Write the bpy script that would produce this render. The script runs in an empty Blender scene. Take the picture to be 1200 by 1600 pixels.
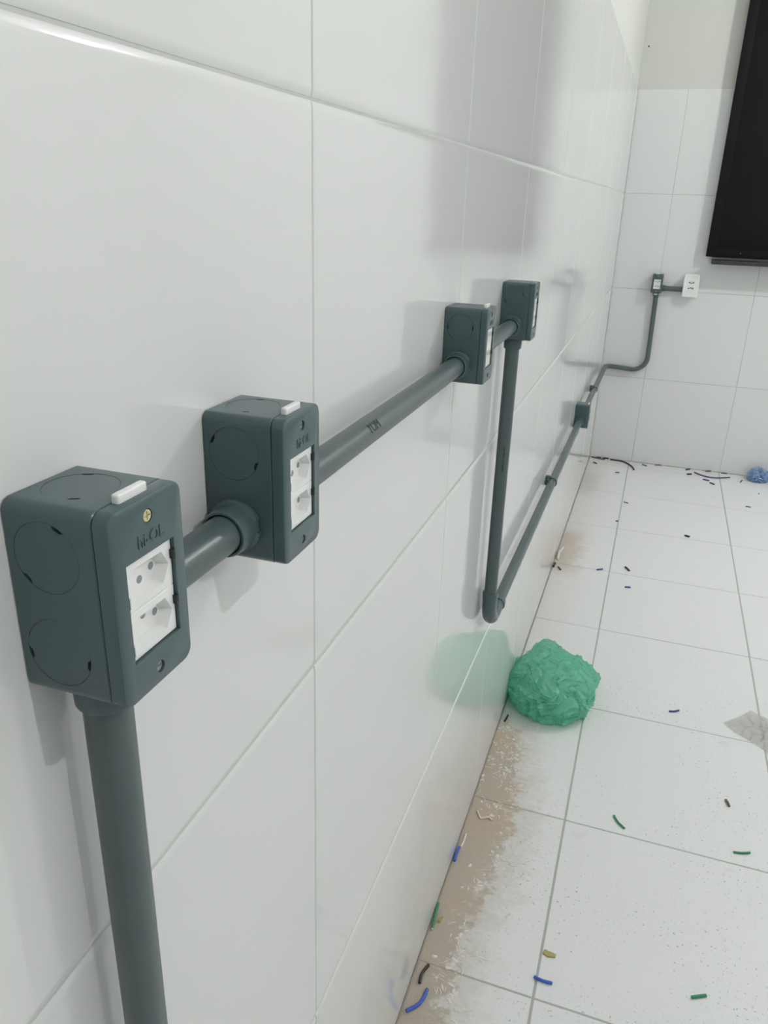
import bpy, bmesh, math, random
from mathutils import Vector, Matrix, noise
random.seed(7)
PI = math.pi
SC = bpy.context.scene
COL = SC.collection

# ------------------------------------------------------------------ camera
cd = bpy.data.cameras.new('camera'); cam = bpy.data.objects.new('camera', cd); COL.objects.link(cam)
cd.sensor_fit = 'HORIZONTAL'; cd.sensor_width = 36.0; cd.lens = 1222.0 / 1200 * 36.0
cd.clip_start = 0.01; cd.clip_end = 50
CR = Matrix(((0.9445, -0.1473, 0.2936), (0.3271, 0.3422, -0.8808), (0.0293, 0.9280, 0.3714)))
M4 = CR.to_quaternion().to_matrix().to_4x4(); M4.translation = Vector((0.2644, 0.0223, 1.416))
cam.matrix_world = M4
SC.camera = cam

# ------------------------------------------------------------------ world, exposure
w = bpy.data.worlds.new('world'); SC.world = w; w.use_nodes = True
w.node_tree.nodes['Background'].inputs[0].default_value = (0.8, 0.85, 0.9, 1)
w.node_tree.nodes['Background'].inputs[1].default_value = 0.3
SC.view_settings.view_transform = 'Standard'; SC.view_settings.look = 'None'
SC.view_settings.gamma = 1; SC.view_settings.use_curve_mapping = False
SC.view_settings.exposure = -0.11
BULB = (980.0, 2400.0)                          # strength of the near and far ceiling bulb
BULB_COLOR = (1.0, 1.0, 1.0)
BULBS = [(1.33, 0.22, 2.40), (1.92, 3.28, 2.76)]

# ------------------------------------------------------------------ room numbers
YF = 4.7343; XR = 2.9; YB = -1.6; ZC = 3.0; TZ = 1.978      # far wall, right wall, back wall, ceiling, top of tiling
LWY = [0.618 + 0.4935 * k for k in range(-4, 9)]; LWY[3:7] = [0.1245, 0.618, 1.1161, 1.6041]
LWY = [YB] + LWY + [YF + 0.0008]
LWZ = [0.0, 0.5013, 0.9936, 1.4831, TZ]
FWX = [-0.0014, 0.244, 0.7363, 1.2286, 1.721, 2.213, 2.706, XR]
FLX = [0.0, 0.231, 0.7324, 1.234, 1.735, 2.237, 2.738, XR]
FLY = [YB] + [1.1195 - 0.4985 * k for k in range(5, 0, -1)] + [1.1195, 1.6159, 2.1171, 2.6151, 3.1186, 3.62, 4.1212, 4.62, YF]

# ------------------------------------------------------------------ materials
def mat(name, color, rough=0.5, metal=0.0, spec=0.5, noise_amt=0.0, noise_scale=20.0, bump=0.0, bump_scale=200.0, rough_var=0.0):
    m = bpy.data.materials.new(name); m.use_nodes = True
    nt = m.node_tree; b = nt.nodes['Principled BSDF']
    b.inputs['Base Color'].default_value = (*color, 1); b.inputs['Roughness'].default_value = rough
    b.inputs['Metallic'].default_value = metal; b.inputs['Specular IOR Level'].default_value = spec
    geo = nt.nodes.new('ShaderNodeNewGeometry')
    if noise_amt > 0:
        n = nt.nodes.new('ShaderNodeTexNoise'); n.inputs['Scale'].default_value = noise_scale; n.inputs['Detail'].default_value = 5
        nt.links.new(geo.outputs['Position'], n.inputs['Vector'])
        mx = nt.nodes.new('ShaderNodeMix'); mx.data_type = 'RGBA'
        mx.inputs[6].default_value = tuple(c * (1 - noise_amt) for c in color) + (1,)
        mx.inputs[7].default_value = tuple(min(1, c * (1 + noise_amt)) for c in color) + (1,)
        nt.links.new(n.outputs['Fac'], mx.inputs[0]); nt.links.new(mx.outputs[2], b.inputs['Base Color'])
    if bump > 0:
        n2 = nt.nodes.new('ShaderNodeTexNoise'); n2.inputs['Scale'].default_value = bump_scale; n2.inputs['Detail'].default_value = 3
        nt.links.new(geo.outputs['Position'], n2.inputs['Vector'])
        bp = nt.nodes.new('ShaderNodeBump'); bp.inputs['Strength'].default_value = 1.0; bp.inputs['Distance'].default_value = bump
        nt.links.new(n2.outputs['Fac'], bp.inputs['Height']); nt.links.new(bp.outputs[0], b.inputs['Normal'])
    return m

WALLT = (0.765, 0.778, 0.769)
m_tile = mat('glazed_wall_tile', WALLT, 0.085, spec=0.5, noise_amt=0.012, noise_scale=3, bump=0.0006, bump_scale=5.0)
m_tile_far = m_tile
m_grout_w = mat('wall_grout', (0.60, 0.61, 0.60), 0.7, noise_amt=0.1, noise_scale=30)
m_paint = mat('wall_paint', (0.835, 0.845, 0.82), 0.75, noise_amt=0.012, noise_scale=4, bump=0.0004, bump_scale=90)
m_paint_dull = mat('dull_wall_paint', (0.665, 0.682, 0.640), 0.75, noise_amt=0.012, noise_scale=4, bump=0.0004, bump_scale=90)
m_ceil = mat('ceiling_paint', (0.90, 0.90, 0.89), 0.8, noise_amt=0.01)
m_grout_f = mat('floor_grout', (0.36, 0.365, 0.35), 0.85, noise_amt=0.2, noise_scale=25)
m_box = mat('grey_green_box_plastic', (0.070, 0.113, 0.121), 0.30, noise_amt=0.03, noise_scale=60, bump=0.00003, bump_scale=900)
m_pipe = mat('grey_green_conduit_plastic', (0.088, 0.122, 0.124), 0.33, noise_amt=0.09, noise_scale=35, bump=0.00005, bump_scale=300)
m_white = mat('white_socket_plastic', (0.86, 0.87, 0.86), 0.3)
m_dark = mat('dark_gap', (0.012, 0.016, 0.017), 0.6)
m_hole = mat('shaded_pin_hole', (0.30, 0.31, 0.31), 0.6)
m_ink = mat('printed_ink', (0.02, 0.035, 0.035), 0.6)
m_brass = mat('brass_screw', (0.66, 0.58, 0.35), 0.3, metal=0.15)
m_steel = mat('steel_screw', (0.40, 0.44, 0.44), 0.35, metal=0.4)
m_shut = mat('near_black_board', (0.010, 0.0092, 0.0102), 0.6, spec=0.12, noise_amt=0.25, noise_scale=6)
m_sill = mat('dark_sill', (0.032, 0.034, 0.031), 0.5, noise_amt=0.2, noise_scale=20)
m_wire = {k: mat(k + '_wire_insulation', c, 0.4) for k, c in dict(
    blue=(0.045, 0.13, 0.55), navy=(0.05, 0.06, 0.30), green=(0.03, 0.27, 0.12), black=(0.022, 0.02, 0.018),
    grey=(0.10, 0.105, 0.10), purple=(0.12, 0.105, 0.22), olive=(0.42, 0.36, 0.12), brown=(0.13, 0.10, 0.075)).items()}
m_copper = mat('bright_wire_end', (0.75, 0.72, 0.62), 0.4, metal=0.4)
m_mortar = mat('dried_white_mortar', (0.78, 0.75, 0.69), 0.8, noise_amt=0.12, noise_scale=90)
def bulb_mat(i):
    m = bpy.data.materials.new('lit_bulb'); m.use_nodes = True
    b = m.node_tree.nodes['Principled BSDF']; b.inputs['Emission Color'].default_value = (*BULB_COLOR, 1); b.inputs['Emission Strength'].default_value = BULB[i]
    return m

def N(nt, t, **kw):
    n = nt.nodes.new(t)
    for k, v in kw.items(): setattr(n, k, v)
    return n
def math_node(nt, op, a, b=None, c=None, clamp=False):
    n = nt.nodes.new('ShaderNodeMath'); n.operation = op; n.use_clamp = clamp
    for i, v in enumerate((a, b, c)):
        if v is None: continue
        if isinstance(v, (int, float)): n.inputs[i].default_value = v
        else: nt.links.new(v, n.inputs[i])
    return n.outputs[0]
def sstep(nt, v, lo, hi, a=0.0, b=1.0):
    n = nt.nodes.new('ShaderNodeMapRange'); n.interpolation_type = 'SMOOTHSTEP'
    n.inputs[1].default_value = lo; n.inputs[2].default_value = hi; n.inputs[3].default_value = a; n.inputs[4].default_value = b
    nt.links.new(v, n.inputs[0]); return n.outputs[0]
def nz(nt, vec, scale, detail=4, rough=0.55, stretch=None):
    n = nt.nodes.new('ShaderNodeTexNoise'); n.inputs['Scale'].default_value = scale; n.inputs['Detail'].default_value = detail
    n.inputs['Roughness'].default_value = rough
    if stretch:
        mp = nt.nodes.new('ShaderNodeMapping'); mp.inputs['Scale'].default_value = stretch
        nt.links.new(vec, mp.inputs[0]); vec = mp.outputs[0]
    nt.links.new(vec, n.inputs['Vector']); return n.outputs['Fac']
def mixc(nt, f, a, b):
    n = nt.nodes.new('ShaderNodeMix'); n.data_type = 'RGBA'
    for s, v in ((0, f), (6, a), (7, b)):
        if isinstance(v, tuple): n.inputs[s].default_value = (*v, 1)
        elif isinstance(v, (int, float)): n.inputs[s].default_value = v
        else: nt.links.new(v, n.inputs[s])
    return n.outputs[2]

def floor_material(name, base, speckle=True):
    """pale tile, fine grey specks, brown mud stain with ragged edge along the left wall"""
    m = bpy.data.materials.new(name); m.use_nodes = True; nt = m.node_tree; b = nt.nodes['Principled BSDF']
    geo = nt.nodes.new('ShaderNodeNewGeometry'); P = geo.outputs['Position']
    sep = nt.nodes.new('ShaderNodeSeparateXYZ'); nt.links.new(P, sep.inputs[0]); X, Y = sep.outputs[0], sep.outputs[1]
    ragged = nz(nt, P, 16, 6, 0.65); fine = nz(nt, P, 85, 4, 0.6); streak = nz(nt, P, 30, 4, 0.6, (0.5, 2.2, 1)); big = nz(nt, P, 2.2, 3)
    # width of the stain along the wall
    near = sstep(nt, Y, 1.86, 2.06, 1.0, 0.0)
    bulge = math_node(nt, 'MULTIPLY', sstep(nt, Y, 1.15, 1.5), sstep(nt, Y, 1.66, 1.86, 1.0, 0.0))
    wd = math_node(nt, 'ADD', math_node(nt, 'MULTIPLY', near, 0.080), math_node(nt, 'MULTIPLY', bulge, 0.036))
    d = math_node(nt, 'ADD', X, math_node(nt, 'MULTIPLY', math_node(nt, 'SUBTRACT', ragged, 0.5), 0.17))
    d = math_node(nt, 'ADD', d, math_node(nt, 'MULTIPLY', math_node(nt, 'SUBTRACT', streak, 0.5), 0.05))
    e = math_node(nt, 'SUBTRACT', wd, d)                              # > 0 inside
    core = math_node(nt, 'MULTIPLY', sstep(nt, e, -0.004, 0.018), sstep(nt, X, 0.13, 0.20, 1.0, 0.0))
    core = math_node(nt, 'MULTIPLY', core, near)
    halo = math_node(nt, 'MULTIPLY', sstep(nt, e, -0.10, 0.01), near)
    # second, paler stain further on
    z2 = math_node(nt, 'MULTIPLY', sstep(nt, Y, 2.96, 3.14), sstep(nt, Y, 3.42, 3.58, 1.0, 0.0))
    x2 = sstep(nt, math_node(nt, 'ADD', X, math_node(nt, 'MULTIPLY', math_node(nt, 'SUBTRACT', ragged, 0.5), 0.15)), 0.03, 0.14, 1.0, 0.0)
    pale = math_node(nt, 'MULTIPLY', z2, x2)
    edge = sstep(nt, math_node(nt, 'ADD', X, math_node(nt, 'MULTIPLY', math_node(nt, 'SUBTRACT', ragged, 0.5), 0.12)), 0.0, 0.20, 1.0, 0.0)
    z3 = math_node(nt, 'MULTIPLY', sstep(nt, Y, 3.95, 4.15), sstep(nt, Y, 4.3, 4.6, 1.0, 0.0))
    z4 = sstep(nt, math_node(nt, 'ADD', Y, math_node(nt, 'MULTIPLY', math_node(nt, 'SUBTRACT', ragged, 0.5), 0.3)), 4.5, 4.74)
    brown = mixc(nt, sstep(nt, nz(nt, P, 5, 3), 0.50, 0.72), (0.48, 0.415, 0.34), (0.54, 0.42, 0.30))
    brown = mixc(nt, math_node(nt, 'MULTIPLY', fine, 0.35), brown, (0.46, 0.40, 0.33))
    col = mixc(nt, math_node(nt, 'MULTIPLY', big, 0.12), base, tuple(c * 0.93 for c in base))
    if speckle:
        sp = sstep(nt, nz(nt, P, 140, 2, 0.5), 0.645, 0.70)
        sp2 = sstep(nt, nz(nt, P, 420, 2, 0.5), 0.62, 0.72)
        dens = sstep(nt, nz(nt, P, 4, 3), 0.35, 0.62)
        nearf = sstep(nt, Y, 1.7, 3.2, 1.0, 0.25)
        sp = math_node(nt, 'MULTIPLY', math_node(nt, 'MAXIMUM', math_node(nt, 'MULTIPLY', sp, 0.75), math_node(nt, 'MULTIPLY', sp2, 0.30)), math_node(nt, 'MULTIPLY', dens, nearf))
        col = mixc(nt, sp, col, (0.30, 0.30, 0.28))
        sm = sstep(nt, nz(nt, P, 9, 5, 0.7), 0.60, 0.78)
        col = mixc(nt, math_node(nt, 'MULTIPLY', sm, 0.28), col, (0.42, 0.41, 0.38))
    col = mixc(nt, math_node(nt, 'MULTIPLY', edge, 0.22), col, (0.50, 0.45, 0.37))
    col = mixc(nt, math_node(nt, 'MULTIPLY', math_node(nt, 'MULTIPLY', z3, x2), math_node(nt, 'MULTIPLY', streak, 0.5)), col, (0.28, 0.26, 0.22))
    col = mixc(nt, math_node(nt, 'MULTIPLY', z4, 0.20), col, (0.40, 0.38, 0.33))
    col = mixc(nt, math_node(nt, 'MULTIPLY', halo, math_node(nt, 'MULTIPLY', fine, 0.75)), col, (0.50, 0.45, 0.37))
    col = mixc(nt, math_node(nt, 'MULTIPLY', pale, 0.55), col, (0.47, 0.35, 0.24))
    flake = math_node(nt, 'MULTIPLY', sstep(nt, nz(nt, P, 48, 5, 0.7), 0.50, 0.58), sstep(nt, e, 0.055, 0.0))
    cf = math_node(nt, 'MULTIPLY', core, math_node(nt, 'SUBTRACT', 1.0, math_node(nt, 'MULTIPLY', flake, 0.8)))
    col = mixc(nt, math_node(nt, 'MULTIPLY', cf, 0.93), col, brown)
    nt.links.new(col, b.inputs['Base Color'])
    b.inputs['Roughness'].default_value = 0.42; b.inputs['Specular IOR Level'].default_value = 0.35
    h = math_node(nt, 'ADD', math_node(nt, 'MULTIPLY', nz(nt, P, 150, 3), 0.25), math_node(nt, 'MULTIPLY', halo, nz(nt, P, 60, 5, 0.7)))
    bp = nt.nodes.new('ShaderNodeBump'); bp.inputs['Distance'].default_value = 0.0022; bp.inputs['Strength'].default_value = 0.8
    nt.links.new(h, bp.inputs['Height']); nt.links.new(bp.outputs[0], b.inputs['Normal'])
    return m
m_floor = floor_material('floor_tile', (0.80, 0.812, 0.812))

def film(name, color, trans, alpha_mix, rough=0.09):
    m = bpy.data.materials.new(name); m.use_nodes = True; nt = m.node_tree
    b = nt.nodes['Principled BSDF']; out = nt.nodes['Material Output']
    geo = nt.nodes.new('ShaderNodeNewGeometry')
    col = mixc(nt, nz(nt, geo.outputs['Position'], 22, 4), tuple(c * 0.78 for c in color), tuple(min(1, c * 1.22) for c in color))
    nt.links.new(col, b.inputs['Base Color'])
    b.inputs['Roughness'].default_value = rough; b.inputs['Specular IOR Level'].default_value = 0.8
    tl = nt.nodes.new('ShaderNodeBsdfTranslucent'); nt.links.new(col, tl.inputs[0])
    mx = nt.nodes.new('ShaderNodeMixShader'); mx.inputs[0].default_value = trans
    nt.links.new(b.outputs[0], mx.inputs[1]); nt.links.new(tl.outputs[0], mx.inputs[2])
    tp = nt.nodes.new('ShaderNodeBsdfTransparent'); tp.inputs[0].default_value = tuple(min(1, c * 1.4 + 0.2) for c in color) + (1,)
    m2 = nt.nodes.new('ShaderNodeMixShader'); m2.inputs[0].default_value = alpha_mix
    nt.links.new(mx.outputs[0], m2.inputs[1]); nt.links.new(tp.outputs[0], m2.inputs[2])
    bp = nt.nodes.new('ShaderNodeBump'); bp.inputs['Distance'].default_value = 0.005; bp.inputs['Strength'].default_value = 0.8
    vo = nt.nodes.new('ShaderNodeTexVoronoi'); vo.feature = 'DISTANCE_TO_EDGE'; vo.inputs['Scale'].default_value = 19
    wp = nt.nodes.new('ShaderNodeVectorMath'); wp.operation = 'ADD'; nt.links.new(geo.outputs['Position'], wp.inputs[0])
    wn = nt.nodes.new('ShaderNodeTexNoise'); wn.inputs['Scale'].default_value = 9; nt.links.new(geo.outputs['Position'], wn.inputs['Vector'])
    ws = nt.nodes.new('ShaderNodeVectorMath'); ws.operation = 'SCALE'; ws.inputs['Scale'].default_value = 0.12; nt.links.new(wn.outputs['Color'], ws.inputs[0]); nt.links.new(ws.outputs[0], wp.inputs[1])
    nt.links.new(wp.outputs[0], vo.inputs['Vector'])
    hh = math_node(nt, 'ADD', math_node(nt, 'MULTIPLY', sstep(nt, vo.outputs['Distance'], 0.0, 0.16, 1.0, 0.0), 1.1), nz(nt, geo.outputs['Position'], 38, 2))
    nt.links.new(hh, bp.inputs['Height']); nt.links.new(bp.outputs[0], b.inputs['Normal'])
    nt.links.new(m2.outputs[0], out.inputs[0]); return m
m_green_film = film('green_plastic_film', (0.24, 0.70, 0.50), 0.35, 0.20)
m_blue_film = film('blue_plastic_film', (0.42, 0.58, 0.82), 0.35, 0.12)
m_clear_film = film('cloudy_plastic_film', (0.84, 0.835, 0.79), 0.30, 0.45, 0.4)

# ------------------------------------------------------------------ helpers
def finish(name, bm, m, parent=None, smooth=None, loc=None, rot=None):
    me = bpy.data.meshes.new(name); bmesh.ops.recalc_face_normals(bm, faces=bm.faces); bm.to_mesh(me); bm.free()
    if m: me.materials.append(m)
    if smooth is not None:
        me.polygons.foreach_set('use_smooth', [True] * len(me.polygons))
        if smooth < 180: me.set_sharp_from_angle(angle=math.radians(smooth))
    o = bpy.data.objects.new(name, me); COL.objects.link(o)
    if parent: o.parent = parent
    if loc: o.location = loc
    if rot: o.rotation_euler = rot
    return o
def tag(o, label=None, cat=None, group=None, kind=None):
    for k, v in (('label', label), ('category', cat), ('group', group), ('kind', kind)):
        if v: o[k] = v
    return o
def empty(name, loc=(0, 0, 0), rz=0.0, **kw):
    o = bpy.data.objects.new(name, None); COL.objects.link(o); o.location = loc; o.rotation_euler = (0, 0, rz); o.empty_display_size = 0.02
    return tag(o, **kw)
def add_box(bm, x0, x1, y0, y1, z0, z1, bevel=0.0, seg=2):
    r = bmesh.ops.create_cube(bm, size=1.0); vs = r['verts']
    for v in vs:
        v.co = Vector(((x0 + x1) / 2 + v.co.x * (x1 - x0), (y0 + y1) / 2 + v.co.y * (y1 - y0), (z0 + z1) / 2 + v.co.z * (z1 - z0)))
    if bevel > 0:
        es = list({e for v in vs for e in v.link_edges})
        bmesh.ops.bevel(bm, geom=es, offset=bevel, segments=seg, affect='EDGES', profile=0.5)
def sweep(bm, pts, rad, seg=24, caps=True, closed_profile=None):
    """tube along pts; rad is a number or a list per point"""
    pts = [Vector(p) for p in pts]; n = len(pts); rads = rad if isinstance(rad, (list, tuple)) else [rad] * n
    t0 = (pts[1] - pts[0]).normalized(); up = Vector((0, 0, 1)) if abs(t0.z) < 0.9 else Vector((0, 1, 0))
    u = t0.cross(up).normalized(); rings = []
    for i in range(n):
        a = pts[i] - pts[i - 1] if i else pts[1] - pts[0]; b = pts[i + 1] - pts[i] if i < n - 1 else pts[-1] - pts[-2]
        if a.length < 1e-9: a = b
        if b.length < 1e-9: b = a
        t = (a.normalized() + b.normalized()).normalized()
        u = (u - t * u.dot(t)).normalized(); v = t.cross(u)
        rings.append([bm.verts.new(pts[i] + (u * math.cos(2 * PI * k / seg) + v * math.sin(2 * PI * k / seg)) * rads[i]) for k in range(seg)])
    for i in range(n - 1):
        for k in range(seg):
            bm.faces.new((rings[i][k], rings[i][(k + 1) % seg], rings[i + 1][(k + 1) % seg], rings[i + 1][k]))
    if caps:
        bm.faces.new(rings[0][::-1]); bm.faces.new(rings[-1])
def fillet(pts, rs, seg=10):
    pts = [Vector(p) for p in pts]; out = [pts[0]]
    for i in range(1, len(pts) - 1):
        r = rs[i - 1]; a = (pts[i - 1] - pts[i]).normalized(); b = (pts[i + 1] - pts[i]).normalized()
        ang = a.angle(b); d = r / math.tan(ang / 2); c = pts[i] + (a + b).normalized() * (r / math.sin(ang / 2))
        p0 = pts[i] + a * d; p1 = pts[i] + b * d; v0 = p0 - c; v1 = p1 - c; th = v0.angle(v1); ax = v0.cross(v1).normalized()
        for k in range(seg + 1): out.append(c + Matrix.Rotation(th * k / seg, 3, ax) @ v0)
    out.append(pts[-1]); return out
def boolean(o, cutter_bm, op='DIFFERENCE', smooth=None):
    cm = bpy.data.meshes.new('cutter'); bmesh.ops.recalc_face_normals(cutter_bm, faces=cutter_bm.faces); cutter_bm.to_mesh(cm); cutter_bm.free()
    c = bpy.data.objects.new('cutter', cm); COL.objects.link(c); c.matrix_world = o.matrix_world.copy()
    par = o.parent; o.parent = None; loc, rot = o.location.copy(), o.rotation_euler.copy(); o.location = (0, 0, 0); o.rotation_euler = (0, 0, 0); c.matrix_world = Matrix()
    md = o.modifiers.new('b', 'BOOLEAN'); md.operation = op; md.object = c; md.solver = 'EXACT'; md.use_self = True
    bpy.context.view_layer.update()
    me = bpy.data.meshes.new_from_object(o.evaluated_get(bpy.context.evaluated_depsgraph_get()))
    o.modifiers.clear(); old = o.data; o.data = me; me.name = o.name; bpy.data.meshes.remove(old)
    bpy.data.objects.remove(c); bpy.data.meshes.remove(cm)
    o.parent = par; o.location = loc; o.rotation_euler = rot
    if smooth is not None:
        me.polygons.foreach_set('use_smooth', [True] * len(me.polygons)); me.set_sharp_from_angle(angle=math.radians(smooth))
    return o
def rot_frame(n):
    """matrix taking +z to n"""
    return Vector((0, 0, 1)).rotation_difference(Vector(n)).to_matrix()
def disc_prism(bm, c, n, r, d0, d1, seg=48, notches=(), nd=0.0017, nw=0.15):
    """round plate from depth d0 to d1 along n, with notches at given angles"""
    R = rot_frame(n); c = Vector(c); angs = []
    k = seg; base = [2 * PI * i / k for i in range(k)]
    rings = []
    for d in (d0, d1):
        ring = []
        for a in base:
            rr = r
            for q in notches:
                da = (a - q + PI) % (2 * PI) - PI
                if abs(da) < nw: rr = r - nd
            ring.append(bm.verts.new(c + R @ Vector((rr * math.cos(a), rr * math.sin(a), d))))
        rings.append(ring)
    for i in range(k): bm.faces.new((rings[0][i], rings[0][(i + 1) % k], rings[1][(i + 1) % k], rings[1][i]))
    bm.faces.new(rings[0][::-1]); bm.faces.new(rings[1])
def rounded_rect(hw, hh, r, seg=6):
    out = []
    for cx, cy, a0 in ((hw - r, hh - r, 0), (-hw + r, hh - r, PI / 2), (-hw + r, -hh + r, PI), (hw - r, -hh + r, 1.5 * PI)):
        for k in range(seg + 1):
            a = a0 + PI / 2 * k / seg; out.append((cx + r * math.cos(a), cy + r * math.sin(a)))
    return out
def slab(bm, stack, cy, cz, r, seg=6):
    """rounded plate lofted along x; stack = [(x, halfwidth, halfheight)]"""
    rings = []
    for x, hw, hh in stack:
        rr = max(0.0005, r - (stack[0][1] - hw) if False else r)
        rings.append([bm.verts.new((x, cy + a, cz + b)) for a, b in rounded_rect(hw, hh, rr, seg)])
    n = len(rings[0])
    for i in range(len(rings) - 1):
        for k in range(n): bm.faces.new((rings[i][k], rings[i][(k + 1) % n], rings[i + 1][(k + 1) % n], rings[i + 1][k]))
    bm.faces.new(rings[0][::-1]); bm.faces.new(rings[-1])
def text_mesh(s, size, extrude, name, m, parent, loc, rot, label=None, squash=1.0):
    cu = bpy.data.curves.new(name, 'FONT'); cu.body = s; cu.size = size; cu.extrude = extrude; cu.align_x = 'CENTER'; cu.align_y = 'CENTER'; cu.resolution_u = 3
    t = bpy.data.objects.new('t', cu); COL.objects.link(t); bpy.context.view_layer.update()
    me = bpy.data.meshes.new_from_object(t.evaluated_get(bpy.context.evaluated_depsgraph_get())); me.name = name
    bpy.data.objects.remove(t); bpy.data.curves.remove(cu)
    me.materials.clear(); me.materials.append(m)
    me.transform(Matrix.Diagonal((squash, 1, 1, 1)))
    o = bpy.data.objects.new(name, me); COL.objects.link(o); o.parent = parent; o.location = loc; o.rotation_euler = rot
    if label: o['label'] = label
    return o
FRONT = (PI / 2, 0, PI / 2)                  # text x -> +y, text y -> +z, facing +x

# ------------------------------------------------------------------ tiles
tile_cache = {}
def tile_mesh(a, b, ga, gb, bv_a, bv_b, thick, m):
    """pillow-edged tile in the local xy plane (a by b), face at z=0; g = half joint, bv = bevel width"""
    key = (round(a, 4), round(b, 4), ga, gb, bv_a, bv_b, thick, m.name)
    if key in tile_cache: return tile_cache[key]
    bm = bmesh.new(); rings = []
    prof = [(0.0, -thick)] + [(1 - math.cos(PI / 2 * k / 8 * 0.93), math.sin(PI / 2 * k / 8 * 0.93) - 1) for k in (0, 1, 2, 3, 4, 5, 6, 7, 8)]
    prof = [(0.0, -thick)] + [((k / 8), -(1 - k / 8) ** 2) for k in range(9)]
    for f, z in prof:
        zz = z if z == -thick else z * 0.0013
        ha = a / 2 - ga - bv_a * f; hb = b / 2 - gb - bv_b * f
        rings.append([bm.verts.new((sx * ha, sy * hb, zz)) for sx, sy in ((-1, -1), (1, -1), (1, 1), (-1, 1))])
    for i in range(len(rings) - 1):
        for k in range(4): bm.faces.new((rings[i][k], rings[i][(k + 1) % 4], rings[i + 1][(k + 1) % 4], rings[i + 1][k]))
    bm.faces.new(rings[-1]); bm.faces.new(rings[0][::-1])
    me = bpy.data.meshes.new('tile'); bmesh.ops.recalc_face_normals(bm, faces=bm.faces); bm.to_mesh(me); bm.free(); me.materials.append(m)
    tile_cache[key] = me; return me
def lay_tiles(parent, us, vs, place, ga, gb, bva, bvb, thick, m, tilt, skip=lambda u, v: False):
    for i in range(len(us) - 1):
        for j in range(len(vs) - 1):
            a = us[i + 1] - us[i]; b = vs[j + 1] - vs[j]; cu = (us[i] + us[i + 1]) / 2; cv = (vs[j] + vs[j + 1]) / 2
            if a < 0.01 or b < 0.01: continue
            o = bpy.data.objects.new('tile', tile_mesh(a, b, ga, gb, bva, bvb, thick, m)); COL.objects.link(o); o.parent = parent
            R = place(cu, cv)
            t = Matrix.Rotation(random.uniform(-tilt, tilt), 4, 'X') @ Matrix.Rotation(random.uniform(-tilt, tilt), 4, 'Y')
            o.matrix_local = R @ t

def structure(name, label, parts):
    bm = bmesh.new()
    for p in parts: add_box(bm, *p)
    return bm
# left wall
bm = bmesh.new(); add_box(bm, -0.15, -0.006, YB - 0.1, YF + 0.1, -0.1, ZC + 0.1)
wl = finish('wall_left', bm, m_paint_dull); tag(wl, 'left wall with large glossy white tiles below plain paint', 'wall', kind='structure')
bm = bmesh.new(); add_box(bm, -0.006, -0.0015, YB, YF, 0, TZ - 0.002); finish('grout', bm, m_grout_w, wl)
PL = Matrix(((0, 0, 1, 0), (1, 0, 0, 0), (0, 1, 0, 0), (0, 0, 0, 1)))
lay_tiles(wl, LWY, LWZ, lambda u, v: Matrix.Translation((0, u, v)) @ PL, 0.0007, 0.0012, 0.0013, 0.0072, 0.0055, m_tile, 0.0007)
# far wall
bm = bmesh.new(); add_box(bm, -0.006, XR + 0.1, YF + 0.006, YF + 0.15, -0.1, ZC + 0.1)
wf = finish('wall_far', bm, m_paint_dull); tag(wf, 'far end wall with white square tiles below plain paint', 'wall', kind='structure')
bm = bmesh.new(); add_box(bm, 0, XR, YF + 0.0014, YF + 0.006, 0, TZ - 0.002); finish('grout', bm, m_grout_w, wf)
PF = Matrix(((1, 0, 0, 0), (0, 0, -1, 0), (0, 1, 0, 0), (0, 0, 0, 1)))
lay_tiles(wf, FWX, LWZ, lambda u, v: Matrix.Translation((u, YF, v)) @ PF, 0.0016, 0.0016, 0.0015, 0.0015, 0.0055, m_tile_far, 0.0006)
bm = bmesh.new(); disc_prism(bm, (0.022, YF + 0.006, 2.170), (0, -1, 0), 0.004, -0.002, 0.0005, 12); finish('nail_hole', bm, m_dark, wf)
# right and back walls, ceiling, floor
bm = bmesh.new(); add_box(bm, XR, XR + 0.1, YB - 0.1, YF + 0.1, -0.1, ZC + 0.1); tag(finish('wall_right', bm, m_paint), 'plain white right wall', 'wall', kind='structure')
bm = bmesh.new(); add_box(bm, -0.1, XR + 0.1, YB - 0.1, YB, -0.1, ZC + 0.1); tag(finish('wall_back', bm, m_paint), 'plain white wall behind the camera', 'wall', kind='structure')
bm = bmesh.new(); add_box(bm, -0.1, XR + 0.1, YB - 0.1, YF + 0.1, ZC, ZC + 0.1); tag(finish('ceiling', bm, m_ceil), 'plain white ceiling', 'ceiling', kind='structure')
bm = bmesh.new(); add_box(bm, -0.1, XR + 0.1, YB - 0.1, YF + 0.1, -0.12, -0.006)
fl = finish('floor', bm, m_paint); tag(fl, 'white tiled floor with grey joints and a brown muddy edge', 'floor', kind='structure')
m_grout_fl = floor_material('floor_grout_stained', (0.46, 0.46, 0.445), speckle=False)
bm = bmesh.new(); add_box(bm, 0, XR, YB, YF, -0.006, -0.0012); finish('grout', bm, m_grout_fl, fl)
lay_tiles(fl, FLX, FLY, lambda u, v: Matrix.Translation((u, v, 0)), 0.0024, 0.0018, 0.001, 0.001, 0.0055, m_floor, 0.0004)

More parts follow.
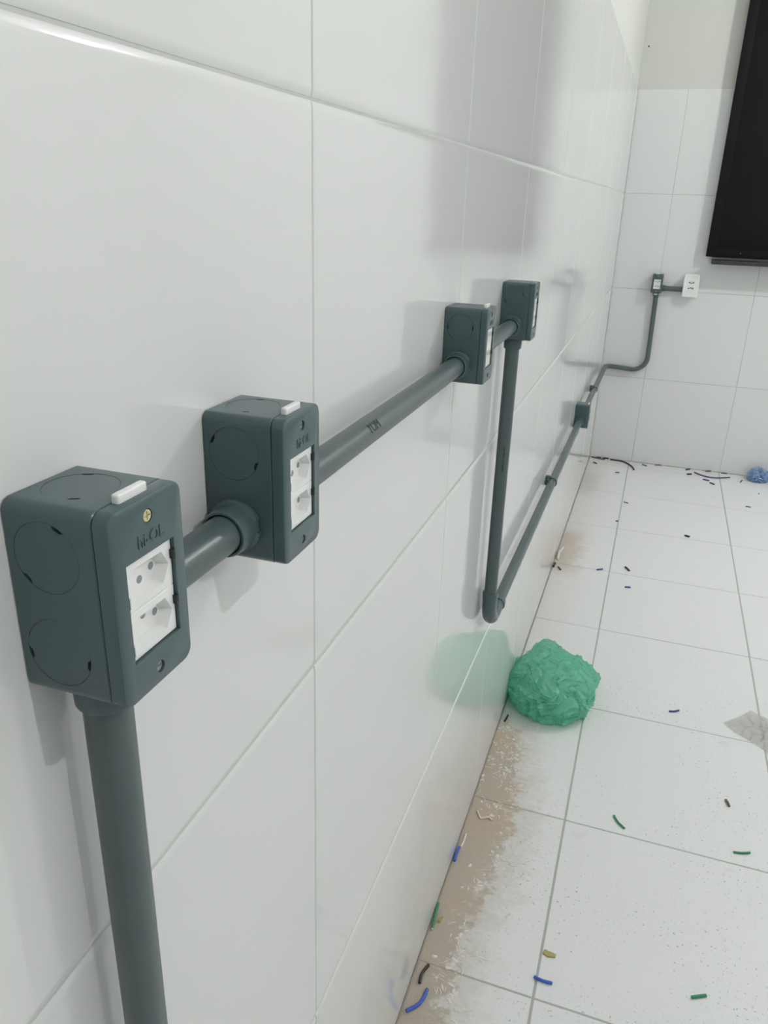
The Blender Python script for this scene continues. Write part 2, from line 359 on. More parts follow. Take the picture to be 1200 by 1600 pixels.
# ------------------------------------------------------------------ bulbs
for i, (x, y, z) in enumerate(BULBS):
    e = empty('ceiling_lamp', (x, y, ZC), label=('bare lit bulb on the ceiling near the first outlet box', 'bare lit bulb on the ceiling towards the far wall')[i], cat='lamp')
    bm = bmesh.new(); bmesh.ops.create_uvsphere(bm, u_segments=24, v_segments=14, radius=0.026, matrix=Matrix.Translation((0, 0, z - ZC))); finish('bulb', bm, bulb_mat(i), e, 180)
    bm = bmesh.new(); sweep(bm, [(0, 0, z - ZC + 0.024), (0, 0, z - ZC + 0.09)], 0.016); finish('socket', bm, m_white, e, 40)
    bm = bmesh.new(); sweep(bm, [(0, 0, z - ZC + 0.085), (0, 0, -0.015)], 0.004, 10); finish('cord', bm, m_white, e, 40)
    bm = bmesh.new(); sweep(bm, [(0, 0, -0.02), (0, 0, -0.001)], [0.045, 0.05]); finish('ceiling_rose', bm, m_white, e, 40)

# ------------------------------------------------------------------ dark window board and shelf-like sill on the far wall
wn = empty('window_1', (0.46, YF, 1.15), kind='structure', label='window closed by a near black board above a dark sill', cat='window')
bm = bmesh.new(); add_box(bm, 0.030, 0.62, -0.014, -0.001, 0.03, 1.36); finish('frame', bm, m_sill, wn)
bm = bmesh.new(); add_box(bm, -0.001, 0.62, -0.050, -0.014, 0.034, 1.37, 0.002); finish('board', bm, m_shut, wn, 30)
bm = bmesh.new(); add_box(bm, -0.001, 0.045, -0.053, -0.050, 0.034, 1.37, 0.0008); add_box(bm, 0.045, 0.62, -0.053, -0.050, 0.034, 0.075, 0.0008); finish('edge_trim', bm, m_shut, wn, 30)
bm = bmesh.new(); add_box(bm, 0.030, 0.66, -0.115, -0.001, 0.0, 0.020, 0.002); finish('sill', bm, m_sill, wn, 30)
bm = bmesh.new(); disc_prism(bm, (0.165, -0.053, 0.056), (0, -1, 0), 0.003, 0, 0.002, 16); finish('screw', bm, m_box, wn, 40)

# ------------------------------------------------------------------ outlet boxes
BH = 0.099; BW = 0.056; KX = 0.0222; ZL = 0.0248; ZU = 0.0738     # box height, width, axis of the entries, lower and upper entry heights
def socket_module(parent, cz, flip, dark_m=m_dark, hole=None):
    """half-height outlet module with a six-sided recess and three pin holes (local box frame)"""
    hh = 0.01255; hw = 0.0182; xf = 0.0557
    bm = bmesh.new(); add_box(bm, 0.046, xf, -hw, hw, cz - hh, cz + hh, 0.0006, 2)
    o = finish('socket_module', bm, m_white, parent)
    c = bmesh.new()
    hexa = [(-0.0158, 0), (-0.0105, 0.0086), (0.0105, 0.0086), (0.0158, 0), (0.0105, -0.0086), (-0.0105, -0.0086)]
    r0 = [c.verts.new((xf - 0.0062, y * 0.86, cz + z * 0.80)) for y, z in hexa]; r1 = [c.verts.new((xf + 0.001, y * 1.0, cz + z * 1.0)) for y, z in hexa]
    for k in range(6): c.faces.new((r0[k], r0[(k + 1) % 6], r1[(k + 1) % 6], r1[k]))
    c.faces.new(r0[::-1]); c.faces.new(r1)
    boolean(o, c)
    for me_y, me_z in ((-0.0095, 0), (0, -0.003 if not flip else 0.003), (0.0095, 0)):
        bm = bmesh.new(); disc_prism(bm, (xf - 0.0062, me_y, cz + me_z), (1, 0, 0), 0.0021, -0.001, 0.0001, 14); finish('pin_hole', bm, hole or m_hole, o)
    # dark latch slot at the far side and small white lug on the near side
    bm = bmesh.new(); add_box(bm, xf - 0.002, 0.0579, hw - 0.0016, hw + 0.0004, cz + 0.002, cz + 0.0068); finish('latch_slot', bm, dark_m, o)
    bm = bmesh.new(); add_box(bm, xf - 0.002, 0.0580, -hw - 0.0005, -hw + 0.0010, cz - 0.0085, cz - 0.0030, 0.0002); finish('lug', bm, m_white, o)
    return o
def collar(parent, c, n, notch_side=1):
    """pipe gland: flange against the box, then a sleeve, open end outwards"""
    R = rot_frame(n); c = Vector(c)
    prof = [(0.0130, 0.0), (0.0182, 0.0), (0.0186, 0.0012), (0.0184, 0.0036), (0.0164, 0.0046), (0.0159, 0.0175), (0.0153, 0.0188), (0.0140, 0.0190), (0.0134, 0.0178), (0.0130, 0.004)]
    bm = bmesh.new(); seg = 44; rings = []
    for r, d in prof: rings.append([bm.verts.new(c + R @ Vector((r * math.cos(2 * PI * k / seg), r * math.sin(2 * PI * k / seg), d))) for k in range(seg)])
    for i in range(len(rings)):
        j = (i + 1) % len(rings)
        for k in range(seg): bm.faces.new((rings[i][k], rings[i][(k + 1) % seg], rings[j][(k + 1) % seg], rings[j][k]))
    o = finish('pipe_collar', bm, m_box, parent, 40)
    cb = bmesh.new()
    for a in (0.15, PI + 0.3):
        vs = bmesh.ops.create_cube(cb, size=1.0)['verts']
        for v in vs:
            q = Vector((0.0182 + v.co.x * 0.0034, v.co.y * 0.0085, 0.0024 + v.co.z * 0.0052)); q = Matrix.Rotation(a, 3, 'Z') @ q; v.co = c + R @ q
    boolean(o, cb, smooth=40); return o
def knock(parent, c, n, angles):
    bm = bmesh.new(); disc_prism(bm, c, n, 0.01752, -0.0026, -0.00012, 64, [math.radians(a) for a in angles]); finish('knockout', bm, m_box, parent, 30)
SIDES = dict(near_up=((KX, -BW / 2, ZU), (0, -1, 0)), near_low=((KX, -BW / 2, ZL), (0, -1, 0)), far_up=((KX, BW / 2, ZU), (0, 1, 0)), far_low=((KX, BW / 2, ZL), (0, 1, 0)),
             top=((KX, 0, BH), (0, 0, 1)), bottom=((KX, 0, 0), (0, 0, -1)))
def outlet_box(loc, rz, label, entries, angles, clip=True, hole=None, brass=False, name='outlet_box', embossed=True, clip_flush=False):
    e = empty(name, loc, rz, label=label, cat='outlet', group=None)
    bm = bmesh.new(); hw, hh = BW / 2, BH / 2
    slab(bm, [(0.0004, hw - 0.0006, hh - 0.0006), (0.001, hw, hh), (0.0478, hw, hh), (0.0484, hw - 0.0005, hh - 0.0005)], 0, hh, 0.0058, 7)
    body = finish('body', bm, m_box, e, 30)
    cb = bmesh.new()
    for k, (c, n) in SIDES.items():
        if k not in entries: disc_prism(cb, c, n, 0.01772, -0.0030, 0.002, 64)
    boolean(body, cb, smooth=30)
    for k, (c, n) in SIDES.items():
        if k in entries: collar(e, c, n)
        else: knock(e, c, n, angles.get(k, (40, 220)))
    # cover with window and screw holes
    bm = bmesh.new()
    slab(bm, [(0.0489, hw - 0.0004, hh - 0.0004), (0.0492, hw, hh), (0.0556, hw, hh), (0.0568, hw - 0.0004, hh - 0.0004), (0.0575, hw - 0.0016, hh - 0.0016)], 0, hh, 0.0062, 7)
    cov = finish('cover', bm, m_box, e, 30)
    cb = bmesh.new(); add_box(cb, 0.045, 0.06, -0.0188, 0.0188, 0.0205, 0.0718)
    disc_prism(cb, (0.0575, 0, 0.0897), (1, 0, 0), 0.0034, -0.003, 0.002, 24); disc_prism(cb, (0.0575, 0, 0.0092), (1, 0, 0), 0.0032, -0.003, 0.002, 24)
    boolean(cov, cb, smooth=30)
    if embossed: text_mesh('hi-OL', 0.0088, 0.00045, 'embossed_lettering', m_box, cov, (0.0575, 0.001, 0.0790), FRONT)
    for z, b in ((0.0897, brass), (0.0092, False)):
        bm = bmesh.new(); disc_prism(bm, (0.0547, 0, z), (1, 0, 0), 0.0029, 0, 0.0025 if b else 0.0014, 20)
        s = finish('screw', bm, m_brass if b else m_steel, e, 40)
        if b: s['label'] = 'brass cross-head screw'
        cb = bmesh.new(); xs = 0.0572 if b else 0.0561; add_box(cb, xs - 0.0009, xs + 0.001, -0.0021, 0.0021, z - 0.0004, z + 0.0004)
        if b: add_box(cb, xs - 0.00085, xs + 0.0011, -0.0004, 0.0004, z - 0.0021, z + 0.0021)
        boolean(s, cb)
    bm = bmesh.new(); add_box(bm, 0.0486, 0.0490, -0.0183, 0.0183, 0.0210, 0.0713); finish('backing', bm, m_dark, cov)
    socket_module(e, 0.0461 + 0.01258, False, hole=hole); socket_module(e, 0.0461 - 0.01258, True, hole=hole)
    if clip:
        bm = bmesh.new(); vs_y = (-0.0145, 0.0092)
        add_box(bm, 0.0483, 0.0525, -0.0130, 0.0086, BH - 0.003, BH + 0.0043, 0.0012, 3)
        c = finish('clip', bm, m_white, e, 40); c['label'] = 'white plastic tab'
    return e
ZB = 1.1887
outlet_box((0, 0.3015, ZB), 0, 'nearest grey-green outlet box with brass top screw, on the first vertical conduit', ('far_low', 'bottom'),
           dict(near_up=(62, 225), near_low=(-10, 190), top=(120, 300)), brass=True)
outlet_box((0, 0.4705, ZB), 0, 'second grey-green outlet box from the left, with a horizontal conduit on each side', ('near_low', 'far_low'),
           dict(near_up=(150, -25), top=(100, 280)))
outlet_box((0, 1.0690, ZB), 0, 'third grey-green outlet box, mid-wall at the far end of the long upper conduit', ('near_low', 'far_low'), dict(near_up=(0, 180), top=(90, 270)))
outlet_box((0, 1.4610, ZB), 0, 'fourth grey-green outlet box, at the top of the vertical conduit drop', ('near_low', 'bottom'), dict(near_up=(20, 200)), clip=False)
outlet_box((0, 3.2980, 0.5562), 0, 'small-looking grey-green outlet box low on the left wall beyond the elbow', ('near_low', 'far_low'), {}, clip=True)
outlet_box((0.2364, YF, 0.9830), -PI / 2, 'grey-green outlet box on the far wall left of the white plate', ('far_low', 'bottom'), {}, clip=True, hole=m_dark)

# ------------------------------------------------------------------ conduits
PR = 0.0128
def conduit(name, pts, label, r=PR, cat='pipe', seg=32, m=m_pipe):
    bm = bmesh.new(); sweep(bm, pts, r, seg); o = finish(name, bm, m, None, 50); tag(o, label, cat); return o
ZP = ZB + ZL
zp5 = 0.5562 + ZL
c1 = conduit('conduit_pipe', [(KX, 0.3015, 0.0), (KX, 0.3015, ZB - 0.002)], 'vertical grey conduit pipe rising under the nearest outlet box at lower left')
c2 = conduit('conduit_pipe', [(KX, 0.3015 + BW / 2 + 0.002, ZP), (KX, 0.4705 - BW / 2 - 0.002, ZP)], 'short grey conduit pipe between the first and second outlet boxes')
c3 = conduit('conduit_pipe', [(KX, 0.4705 + BW / 2 + 0.002, ZP), (KX, 1.069 - BW / 2 - 0.002, ZP)], 'long upper horizontal grey conduit with a small dark scribble')
c4 = conduit('conduit_pipe', [(KX, 1.069 + BW / 2 + 0.002, ZP), (KX, 1.461 - BW / 2 - 0.002, ZP)], 'grey conduit pipe partly hidden between the third and fourth outlet boxes')
ZE = 0.590                                           # axis of the low horizontal run at the elbow
c5 = conduit('conduit_pipe', [(KX, 1.461, ZE + 0.075), (KX, 1.461, ZB - 0.002)], 'vertical grey conduit dropping from the fourth box to the elbow')
c6 = conduit('conduit_pipe', [(KX, 1.461 + 0.110, ZE), (KX, 3.298 - BW / 2 - 0.002, zp5)], 'long low horizontal grey conduit from the elbow to the low box')
pts = fillet([(KX, 3.298 + BW / 2 + 0.002, zp5), (KX, YF - KX, 0.562), (0.2475, YF - KX, 0.548), (0.2395, YF - KX, 0.981)], [0.05, 0.075], 12)
c7 = conduit('conduit_pipe', pts, 'bent grey conduit turning the far corner and rising to the far wall box')
c8 = conduit('conduit_pipe', [(0.2364 + BW / 2 + 0.002, YF - KX, 0.983 + ZL), (0.372, YF - KX, 0.983 + ZL)], 'short grey conduit between the far wall box and the white outlet')
# printed marks on two of the pipes
t = text_mesh('YOM', 0.013, 0.0002, 'scribble', m_ink, c3, (0, 0, 0), (0, 0, 0), 'dark scribbled letters')
ang = math.radians(36)
n = Vector((math.cos(ang), 0, math.sin(ang))); upv = Vector((-math.sin(ang), 0, math.cos(ang)))
t.matrix_local = Matrix.Translation(Vector((KX, 0.682, ZP)) + n * (PR + 0.00005)) @ Matrix(((0, upv.x, n.x, 0), (1, upv.y, n.y, 0), (0, upv.z, n.z, 0), (0, 0, 0, 1)))
bm = bmesh.new(); random.seed(3)
zz = 0.937
while zz < 0.985:
    h = random.uniform(0.001, 0.0032); wdt = random.uniform(0.0016, 0.0036)
    a0 = math.radians(-72)
    for s in (0,):
        vs = bmesh.ops.create_cube(bm, size=1.0)['verts']
        for v in vs:
            q = Vector((PR + v.co.x * 0.0004, v.co.y * wdt, zz + v.co.z * h)); q = Matrix.Rotation(a0, 3, 'Z') @ q; v.co = Vector((KX, 1.461, 0)) + q
    zz += h + random.uniform(0.0006, 0.002)
pm = finish('printed_mark', bm, m_ink, c5); pm['label'] = 'blurred dark print running up the pipe'
# elbow
el = empty('conduit_elbow', (KX, 1.461, ZE), label='grey conduit elbow joining the vertical drop to the low run above the green bag', cat='pipe fitting')
bm = bmesh.new(); ps = fillet([(0, 0, 0.078), (0, 0, 0.0), (0, 0.112, 0.0)], [0.055], 16); sweep(bm, ps, 0.0150, 36); finish('bend', bm, m_box, el, 50)
bm = bmesh.new(); sweep(bm, [(0, 0, 0.058), (0, 0, 0.070), (0, 0, 0.0785), (0, 0, 0.0795)], [0.0152, 0.0160, 0.0160, 0.0150], 36); finish('socket_end', bm, m_box, el, 50)
bm = bmesh.new(); sweep(bm, [(0, 0.098, 0), (0, 0.0985, 0), (0, 0.112, 0), (0, 0.113, 0)], [0.0150, 0.0172, 0.0172, 0.0158], 36); o = finish('socket_end', bm, m_box, el, 50)
cb = bmesh.new(); add_box(cb, 0.006, 0.03, 0.097, 0.104, -0.03, -0.004); boolean(o, cb, smooth=50)
# clamps
def clamp(y, z, label):
    e = empty('conduit_clamp', (0, y, z), label=label, cat='pipe clamp')
    r0, r1, hw = 0.0130, 0.0158, 0.0075; bm = bmesh.new(); seg = 28; rings = []
    for k in range(seg + 1):
        a = math.radians(-205 + 410 * k / seg - 0) * 0.5 * 1.35
        d = Vector((math.cos(a), 0, math.sin(a)))
        rings.append([bm.verts.new(Vector((KX, sy * hw, 0)) + d * rr) for rr, sy in ((r0, -1), (r1, -1), (r1, 1), (r0, 1))])
    for k in range(seg):
        for j in range(4): bm.faces.new((rings[k][j], rings[k][(j + 1) % 4], rings[k + 1][(j + 1) % 4], rings[k + 1][j]))
    bm.faces.new(rings[0]); bm.faces.new(rings[-1][::-1]); finish('strap', bm, m_box, e, 40)
    bm = bmesh.new(); add_box(bm, 0.0005, 0.0095, -0.0085, 0.0085, -0.012, 0.016, 0.0008); finish('base', bm, m_box, e, 40)
    bm = bmesh.new(); add_box(bm, 0.0008, 0.0180, -0.0085, 0.0085, 0.0150, 0.0190, 0.0008); finish('ear', bm, m_box, e, 40)
    bm = bmesh.new(); disc_prism(bm, (0.0095, -0.0085, 0.010), (0, -1, 0), 0.0028, 0, 0.0012, 16); finish('screw', bm, m_steel, e, 40)
clamp(2.455, ZE + (zp5 - ZE) * (2.455 - 1.57) / (3.27 - 1.57), 'grey clamp holding the low conduit between elbow and low box')
clamp(3.98, zp5 + (0.562 - zp5) * (3.98 - 3.33) / (YF - 3.33), 'grey clamp on the low conduit just before the far corner')
for o_ in bpy.data.objects:
    if o_.get('label', '').startswith('grey-green outlet box on the far wall'):
        bm = bmesh.new(); add_box(bm, 0.0375, 0.0425, -0.0095, 0.0095, -0.0115, -0.0045, 0.0008); q_ = finish('tab', bm, m_white, o_, 40); q_['label'] = 'small white tab under the box'
# ------------------------------------------------------------------ white surface outlet on the far wall
e = empty('white_outlet', (0.4100, YF, 0.9700), -PI / 2, label='white double outlet plate on the far wall under the dark board', cat='outlet')
bm = bmesh.new(); slab(bm, [(0.0004, 0.034, 0.054), (0.036, 0.036, 0.056)], 0, 0.0600, 0.004); finish('back_box', bm, m_white, e, 40)
bm = bmesh.new(); slab(bm, [(0.036, 0.0405, 0.0605), (0.042, 0.0405, 0.0605), (0.0455, 0.038, 0.058)], 0, 0.0605, 0.004); pl = finish('cover_plate', bm, m_white, e, 40)
cb = bmesh.new(); add_box(cb, 0.0400, 0.05, -0.0199, 0.0199, 0.0301, 0.0919); boolean(pl, cb, smooth=40)
bm = bmesh.new(); add_box(bm, 0.0362, 0.0405, -0.0199, 0.0199, 0.0301, 0.0919); finish('backing', bm, m_white, pl)
for cz, fl_ in ((0.0764, False), (0.0456, True)):
    bm = bmesh.new(); add_box(bm, 0.0405, 0.0462, -0.0197, 0.0197, cz - 0.0152, cz + 0.0152, 0.0006); s = finish('socket_module', bm, m_white, e, 40)
    cb = bmesh.new()
    hexa = [(-0.0165, 0), (-0.0105, 0.0088), (0.0105, 0.0088), (0.0165, 0), (0.0105, -0.0088), (-0.0105, -0.0088)]
    r0 = [cb.verts.new((0.0425, y * 0.90, cz + z * 0.85)) for y, z in hexa]; r1 = [cb.verts.new((0.048, y, cz + z)) for y, z in hexa]
    for k in range(6): cb.faces.new((r0[k], r0[(k + 1) % 6], r1[(k + 1) % 6], r1[k]))
    cb.faces.new(r0[::-1]); cb.faces.new(r1); boolean(s, cb)
    for py, pz in ((-0.0098, 0), (0, 0.0032 if fl_ else -0.0032), (0.0098, 0)):
        bm = bmesh.new(); disc_prism(bm, (0.0425, py, cz + pz), (1, 0, 0), 0.0034, -0.0005, 0.0003, 14); finish('pin_hole', bm, m_dark, s)

# ------------------------------------------------------------------ wire offcuts on the floor
def wire(name, pts, r, color, label, cat='wire', group=None, lift=0.0, metal_end=False, z=None):
    ps = [Vector((p[0], p[1], (p[2] if len(p) > 2 else r + lift + 0.0002))) for p in pts]
    if len(ps) == 2: ps = [ps[0], (ps[0] + ps[1]) / 2 + Vector((0.0006, 0.0006, 0)), ps[1]]
    # Catmull-Rom smoothing
    out = []
    for i in range(len(ps) - 1):
        p0 = ps[max(i - 1, 0)]; p1 = ps[i]; p2 = ps[i + 1]; p3 = ps[min(i + 2, len(ps) - 1)]
        for k in range(5):
            t_ = k / 5; out.append(0.5 * ((2 * p1) + (p2 - p0) * t_ + (2 * p0 - 5 * p1 + 4 * p2 - p3) * t_ ** 2 + (3 * p1 - p0 - 3 * p2 + p3) * t_ ** 3))
    out.append(ps[-1])
    bm = bmesh.new(); sweep(bm, out, r, 10); o = finish(name, bm, m_wire[color], None, 60)
    tag(o, label, cat, group)
    if metal_end:
        d = (out[-1] - out[-2]).normalized(); bm = bmesh.new(); sweep(bm, [out[-1] - d * 0.001, out[-1] + d * 0.004], r * 0.6, 8)
        q = finish('bare_end', bm, m_copper, o, 60); q['label'] = 'bright bare metal end'
    return o
WI = 'wire_offcut'
wire(WI, [(0.036, 1.064), (0.031, 1.033), (0.011, 1.008)], 0.0034, 'blue', 'curved bright blue wire offcut at the wall foot, nearest the bottom edge')
wire(WI, [(0.024, 1.115), (0.017, 1.093), (0.018, 1.071)], 0.0030, 'black', 'curved black wire offcut lying just beyond the nearest blue one')
wire(WI, [(0.0045, 1.258, 0.010), (0.006, 1.226, 0.006), (0.008, 1.199, 0.0032)], 0.0028, 'green', 'green wire offcut with bright bare end leaning at the wall foot', metal_end=True)
wire(WI, [(0.0065, 1.434), (0.0055, 1.412), (0.0065, 1.390)], 0.0034, 'blue', 'short bright blue offcut touching the wall foot beside the white sliver')
wire(WI, [(0.226, 1.163), (0.242, 1.160), (0.262, 1.161)], 0.0030, 'blue', 'blue wire offcut lying across the grey joint in the near floor')
wire(WI, [(0.345, 1.673), (0.356, 1.653), (0.373, 1.637)], 0.0026, 'green', 'curved green wire offcut just above the second nearest cross joint')
wire(WI, [(0.622, 1.652), (0.641, 1.656), (0.659, 1.664)], 0.0026, 'green', 'straight green wire offcut near the right edge of the floor')
wire(WI, [(0.520, 1.226), (0.547, 1.240)], 0.0030, 'green', 'thick short green offcut alone in the near right floor tile')
wire(WI, [(0.473, 2.184), (0.487, 2.188), (0.502, 2.199)], 0.0026, 'navy', 'dark blue offcut right of the green bag')
wire(WI, [(0.614, 1.834), (0.619, 1.823), (0.621, 1.812)], 0.0032, 'brown', 'small brown grey scrap on the right part of the floor')
wire(WI, [(0.015, 1.951), (0.019, 1.984)], 0.0026, 'black', 'short black offcut at the wall foot just before the green bag')
wire(WI, [(0.300, 2.993), (0.322, 2.998)], 0.0030, 'navy', 'dark blue offcut in mid floor beyond the green bag')
wire(WI, [(0.292, 3.186), (0.309, 3.154)], 0.0036, 'black', 'stubby black offcut slanting just above the mid blue one')
wire(WI, [(0.180, 3.112), (0.203, 3.130)], 0.0030, 'navy', 'dark blue offcut lying on the cross joint left of the long joint')
wire(WI, [(0.025, 3.076), (0.038, 3.052)], 0.0032, 'grey', 'small grey offcut in the brown stain near the wall')
wire(WI, [(0.006, 3.070), (0.008, 3.108)], 0.0042, 'black', 'black stub against the wall foot by the paler far stain')
wire(WI, [(0.534, 3.649), (0.554, 3.640)], 0.0042, 'black', 'stubby black offcut beside a joint in the middle of the far floor')
wire(WI, [(0.219, 3.707), (0.230, 3.711)], 0.0030, 'black', 'tiny black crumb of wire just left of the long joint')
wire(WI, [(0.240, 3.996), (0.263, 3.986)], 0.0026, 'grey', 'grey offcut touching the long floor joint towards the far wall')
wire(WI, [(0.837, 4.187), (0.861, 4.184)], 0.0026, 'grey', 'grey offcut in front of the blue plastic wad')
wire(WI, [(0.918, 4.420), (0.922, 4.436)], 0.0022, 'grey', 'tiny grey speck of wire straight below the blue wad')
wire(WI, [(0.840, 4.590), (0.850, 4.630)], 0.0034, 'grey', 'grey stub just left of the blue plastic wad')
wire('long_wire', [(0.122, 4.712), (0.196, 4.702), (0.247, 4.635), (0.266, 4.568)], 0.0042, 'black', 'long curved black wire near the far corner')
wire('long_wire', [(0.598, 4.665), (0.649, 4.616), (0.710, 4.611), (0.787, 4.651)], 0.0038, 'purple', 'long curved purplish wire on the floor below the far wall')
wire(WI, [(0.012, 4.722), (0.045, 4.708), (0.092, 4.700)], 0.0036, 'grey', 'grey curved wire lying in the far corner')
wire(WI, [(0.040, 4.726), (0.066, 4.727)], 0.0036, 'black', 'short black offcut against the far wall, first from the corner')
wire(WI, [(0.078, 4.724), (0.112, 4.727)], 0.0042, 'black', 'short black offcut against the far wall, second from the corner')
wire(WI, [(0.552, 4.693), (0.572, 4.715)], 0.0042, 'black', 'black offcut by the far wall left of the purple wire')
wire(WI, [(0.557, 4.611), (0.581, 4.624)], 0.0042, 'black', 'black offcut just in front of another, left of the purple wire')
wire(WI, [(0.640, 4.552), (0.674, 4.541)], 0.0038, 'purple', 'purplish offcut directly in front of the purple wire')
wire(WI, [(0.676, 4.508), (0.698, 4.484)], 0.0038, 'grey', 'grey offcut in front of the purple wire, nearest to the camera there')
wire(WI, [(0.660, 4.716), (0.688, 4.727)], 0.0040, 'grey', 'grey offcut against the far wall behind the purple wire')
wire(WI, [(0.745, 4.716), (0.775, 4.722)], 0.0036, 'grey', 'grey offcut against the far wall at the right end of the purple wire')
wire(WI, [(0.308, 4.690), (0.334, 4.673)], 0.0034, 'grey', 'grey offcut by the far wall just right of the black curve')
wire(WI, [(0.032, 4.617), (0.052, 4.598)], 0.0036, 'black', 'black offcut on the floor in front of the corner wires')
wire(WI, [(0.168, 4.474), (0.189, 4.482)], 0.0030, 'grey', 'grey offcut below the long black curve, left of the joint')
wire(WI, [(0.380, 4.716), (0.414, 4.727)], 0.0030, 'grey', 'thin grey offcut lying along the foot of the far wall mid way')
# flat yellow scraps
def flat_scrap(pts, h, color, label, name='insulation_scrap'):
    bm = bmesh.new(); lo = [bm.verts.new((x, y, 0.0003)) for x, y in pts]; hi = [bm.verts.new((x, y, h)) for x, y in pts]; n_ = len(pts)
    for k in range(n_): bm.faces.new((lo[k], lo[(k + 1) % n_], hi[(k + 1) % n_], hi[k]))
    bm.faces.new(hi); bm.faces.new(lo[::-1]); bmesh.ops.bevel(bm, geom=[e_ for e_ in bm.edges if e_.verts[0].co.z > h * .9 and e_.verts[1].co.z > h * .9], offset=h * 0.3, segments=2, affect='EDGES')
    return tag(finish(name, bm, m_wire[color], None, 40), label, 'scrap')
flat_scrap([(0.234, 1.222), (0.245, 1.217), (0.260, 1.221), (0.261, 1.229), (0.249, 1.229), (0.237, 1.233)], 0.003, 'olive', 'flat yellowish scrap beside the near blue wire and grey joint')
flat_scrap([(0.012, 1.218), (0.019, 1.220), (0.021, 1.236), (0.015, 1.230)], 0.004, 'olive', 'small yellowish scrap beside the green wire at the wall foot')

# dried mortar slivers
def sliver(pts, r, label):
    ps = [Vector((x, y, r)) for x, y in pts]; bm = bmesh.new(); sweep(bm, fillet(ps, [0.003] * (len(ps) - 2), 4) if len(ps) > 2 else ps, r, 8)
    for v in bm.verts: v.co += Vector((noise.noise(v.co * 300), noise.noise(v.co * 310 + Vector((5, 0, 0))), 0)) * 0.001
    return tag(finish('mortar_sliver', bm, m_mortar, None, 60), label, 'debris')
sliver([(0.020, 1.568), (0.034, 1.543), (0.052, 1.556), (0.062, 1.548)], 0.0022, 'crooked cream mortar sliver on the brown stain beside the wall')
sliver([(0.012, 1.481), (0.013, 1.456), (0.010, 1.437)], 0.0022, 'straight cream mortar sliver touching the short blue offcut at the wall')
sliver([(0.022, 3.288), (0.010, 3.226), (0.012, 3.149)], 0.0045, 'pale curled mortar sliver on the far stain at the wall foot')
# crumbs and smears of dried mortar along the ragged edge of the stain: nobody could count them
random.seed(11); bm = bmesh.new()
def lump(x, y, a, L, W, H):
    vs = []; seg = 6
    R = Matrix.Rotation(a, 3, 'Z'); c = Vector((x, y, 0.0002))
    base = [bm.verts.new(c + R @ Vector((L * math.cos(2 * PI * k / seg) * random.uniform(.7, 1.15), W * math.sin(2 * PI * k / seg) * random.uniform(.7, 1.2), 0))) for k in range(seg)]
    top = [bm.verts.new(c + (b.co - c) * 0.55 + Vector((0, 0, H * random.uniform(.6, 1)))) for b in base]
    for k in range(seg): bm.faces.new((base[k], base[(k + 1) % seg], top[(k + 1) % seg], top[k]))
    bm.faces.new(top); bm.faces.new(base[::-1])
def curl(x, y, a, L, W):
    k_ = random.uniform(-1.6, 1.6); n_ = 5; prev = Vector((x, y, 0))
    for i in range(n_):
        a2 = a + k_ * i / n_; d = Vector((math.cos(a2), math.sin(a2), 0)) * L / n_; mid = prev + d / 2
        lump(mid.x, mid.y, a2, L / n_ * 0.8, W, W * 0.9); prev += d
for i in range(620):
    y = random.uniform(0.78, 1.99)
    wdt = 0.085 if y < 1.2 else 0.075 + 0.05 * max(0, 1 - abs(y - 1.52) / 0.4)
    x = max(0.006, random.gauss(wdt, 0.022)) if y < 1.45 else max(0.006, random.gauss(0.06, 0.035))
    if noise.noise(Vector((x * 14, y * 9, 3))) < -0.08: continue
    if random.random() < 0.45: curl(x, y, random.uniform(0, 2 * PI) , random.uniform(0.008, 0.024), random.uniform(0.0010, 0.0019))
    else: lump(x, y, random.uniform(0, PI), random.uniform(0.0025, 0.0085), random.uniform(0.0015, 0.005), random.uniform(0.0006, 0.0018))
mo = finish('mortar_crumbs', bm, m_mortar, None); tag(mo, 'cream crumbs of dried mortar along the brown stained floor edge', 'debris', kind='stuff')

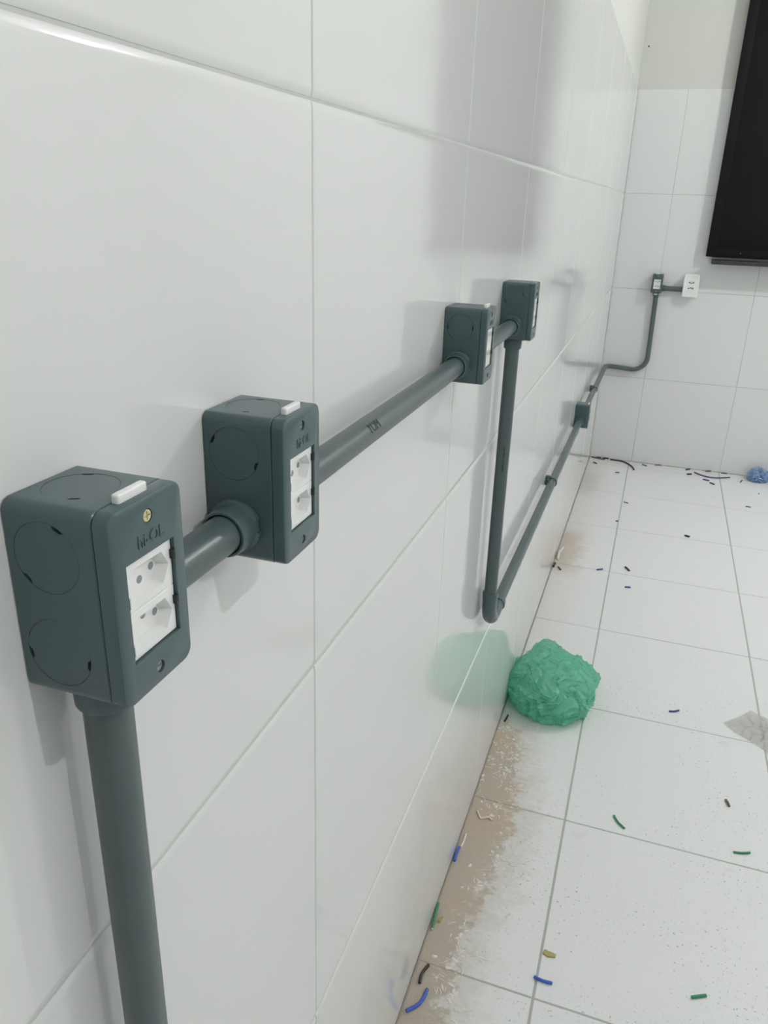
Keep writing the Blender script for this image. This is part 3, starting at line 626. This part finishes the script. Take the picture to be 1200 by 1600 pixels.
# ------------------------------------------------------------------ crumpled plastic
def crumple(name, loc, scale, seed, m, amp, subdiv, label, cat, lobes=(), rz=0, flat=0.0, ridge=1.35):
    bm = bmesh.new(); bmesh.ops.create_icosphere(bm, subdivisions=subdiv, radius=1.0); sd = Vector((seed, seed * 1.7, seed * .3))
    for v in bm.verts:
        d = v.co.normalized(); r = 1.0
        q = d * ridge + sd
        q = q + Vector((noise.noise(q * 1.3), noise.noise(q * 1.3 + Vector((9, 0, 0))), noise.noise(q * 1.3 + Vector((0, 9, 0))))) * 0.8
        r += amp * (0.4 - 1.6 * abs(noise.noise(q))) + amp * 0.38 * (0.4 - 1.6 * abs(noise.noise(q * 2.0 + Vector((3, 3, 3))))) 
        for k_, f_ in ((0.060, 1.6), (0.030, 3.0)):
            r += k_ * math.exp(-abs(noise.noise(q * f_ + Vector((7, 1, 4)))) * 26)
        for (lx, ly, lz, s, wdt) in lobes:
            ld = Vector((lx, ly, lz)).normalized(); t_ = max(0, d.dot(ld)); r += s * math.exp(-(1 - t_) / wdt)
        v.co = Vector((d.x * scale[0], d.y * scale[1], d.z * scale[2])) * r
        lim = -scale[2] * (1 - flat)
        if v.co.z < lim: v.co.z = lim + (v.co.z - lim) * 0.02
    zmin = min(v.co.z for v in bm.verts)
    for v in bm.verts: v.co.z -= zmin - 0.0008
    o = finish(name, bm, m, None, 34); o.location = loc; o.rotation_euler = (0, 0, rz); tag(o, label, cat); return o
crumple('plastic_bag', (0.128, 2.120, 0), (0.130, 0.152, 0.085), 4.2, m_green_film, 0.13, 6, 'crumpled translucent green plastic bag on the floor against the left wall', 'bag',
        lobes=[(-0.35, 1, 0.35, 0.42, 0.05), (1, 0.75, 0.1, 0.25, 0.03), (-1, -0.2, 0.1, 0.10, 0.08)], flat=0.45)
crumple('plastic_wad', (0.935, 4.665, 0), (0.052, 0.045, 0.040), 8.1, m_blue_film, 0.5, 5, 'crumpled blue plastic wad on the floor against the far wall', 'plastic',
        lobes=[(1, 0.1, 0.2, 0.6, 0.05)], flat=0.3, ridge=2.6)
# cloudy sheet at the right edge
bm = bmesh.new(); outline = [(0.626, 2.183), (0.672, 2.232), (0.708, 2.280), (0.76, 2.25), (0.86, 2.24), (0.90, 2.12), (0.80, 2.02), (0.722, 2.098), (0.69, 2.125), (0.655, 2.150)]
cx = sum(p[0] for p in outline) / len(outline); cy = sum(p[1] for p in outline) / len(outline); rings = []
dense = []
for i in range(len(outline)):
    a, b = outline[i], outline[(i + 1) % len(outline)]
    for k in range(6): dense.append((a[0] + (b[0] - a[0]) * k / 6, a[1] + (b[1] - a[1]) * k / 6))
for f in (0.06, 0.2, 0.35, 0.5, 0.65, 0.8, 0.92, 1.0):
    rings.append([bm.verts.new((cx + (x - cx) * f, cy + (y - cy) * f, 0.0015 + max(0, 0.010 * abs(noise.noise(Vector((x * f * 30, y * f * 30, f)))) * (1.15 - f) * 2.0))) for x, y in dense])
nD = len(dense)
for i in range(len(rings) - 1):
    for k in range(nD): bm.faces.new((rings[i][k], rings[i][(k + 1) % nD], rings[i + 1][(k + 1) % nD], rings[i + 1][k]))
bm.faces.new(rings[0][::-1])
ret = bmesh.ops.solidify(bm, geom=list(bm.faces), thickness=0.0004)
tag(finish('plastic_sheet', bm, m_clear_film, None, 30), 'cloudy beige plastic sheet scrap at the right edge of the floor', 'plastic')
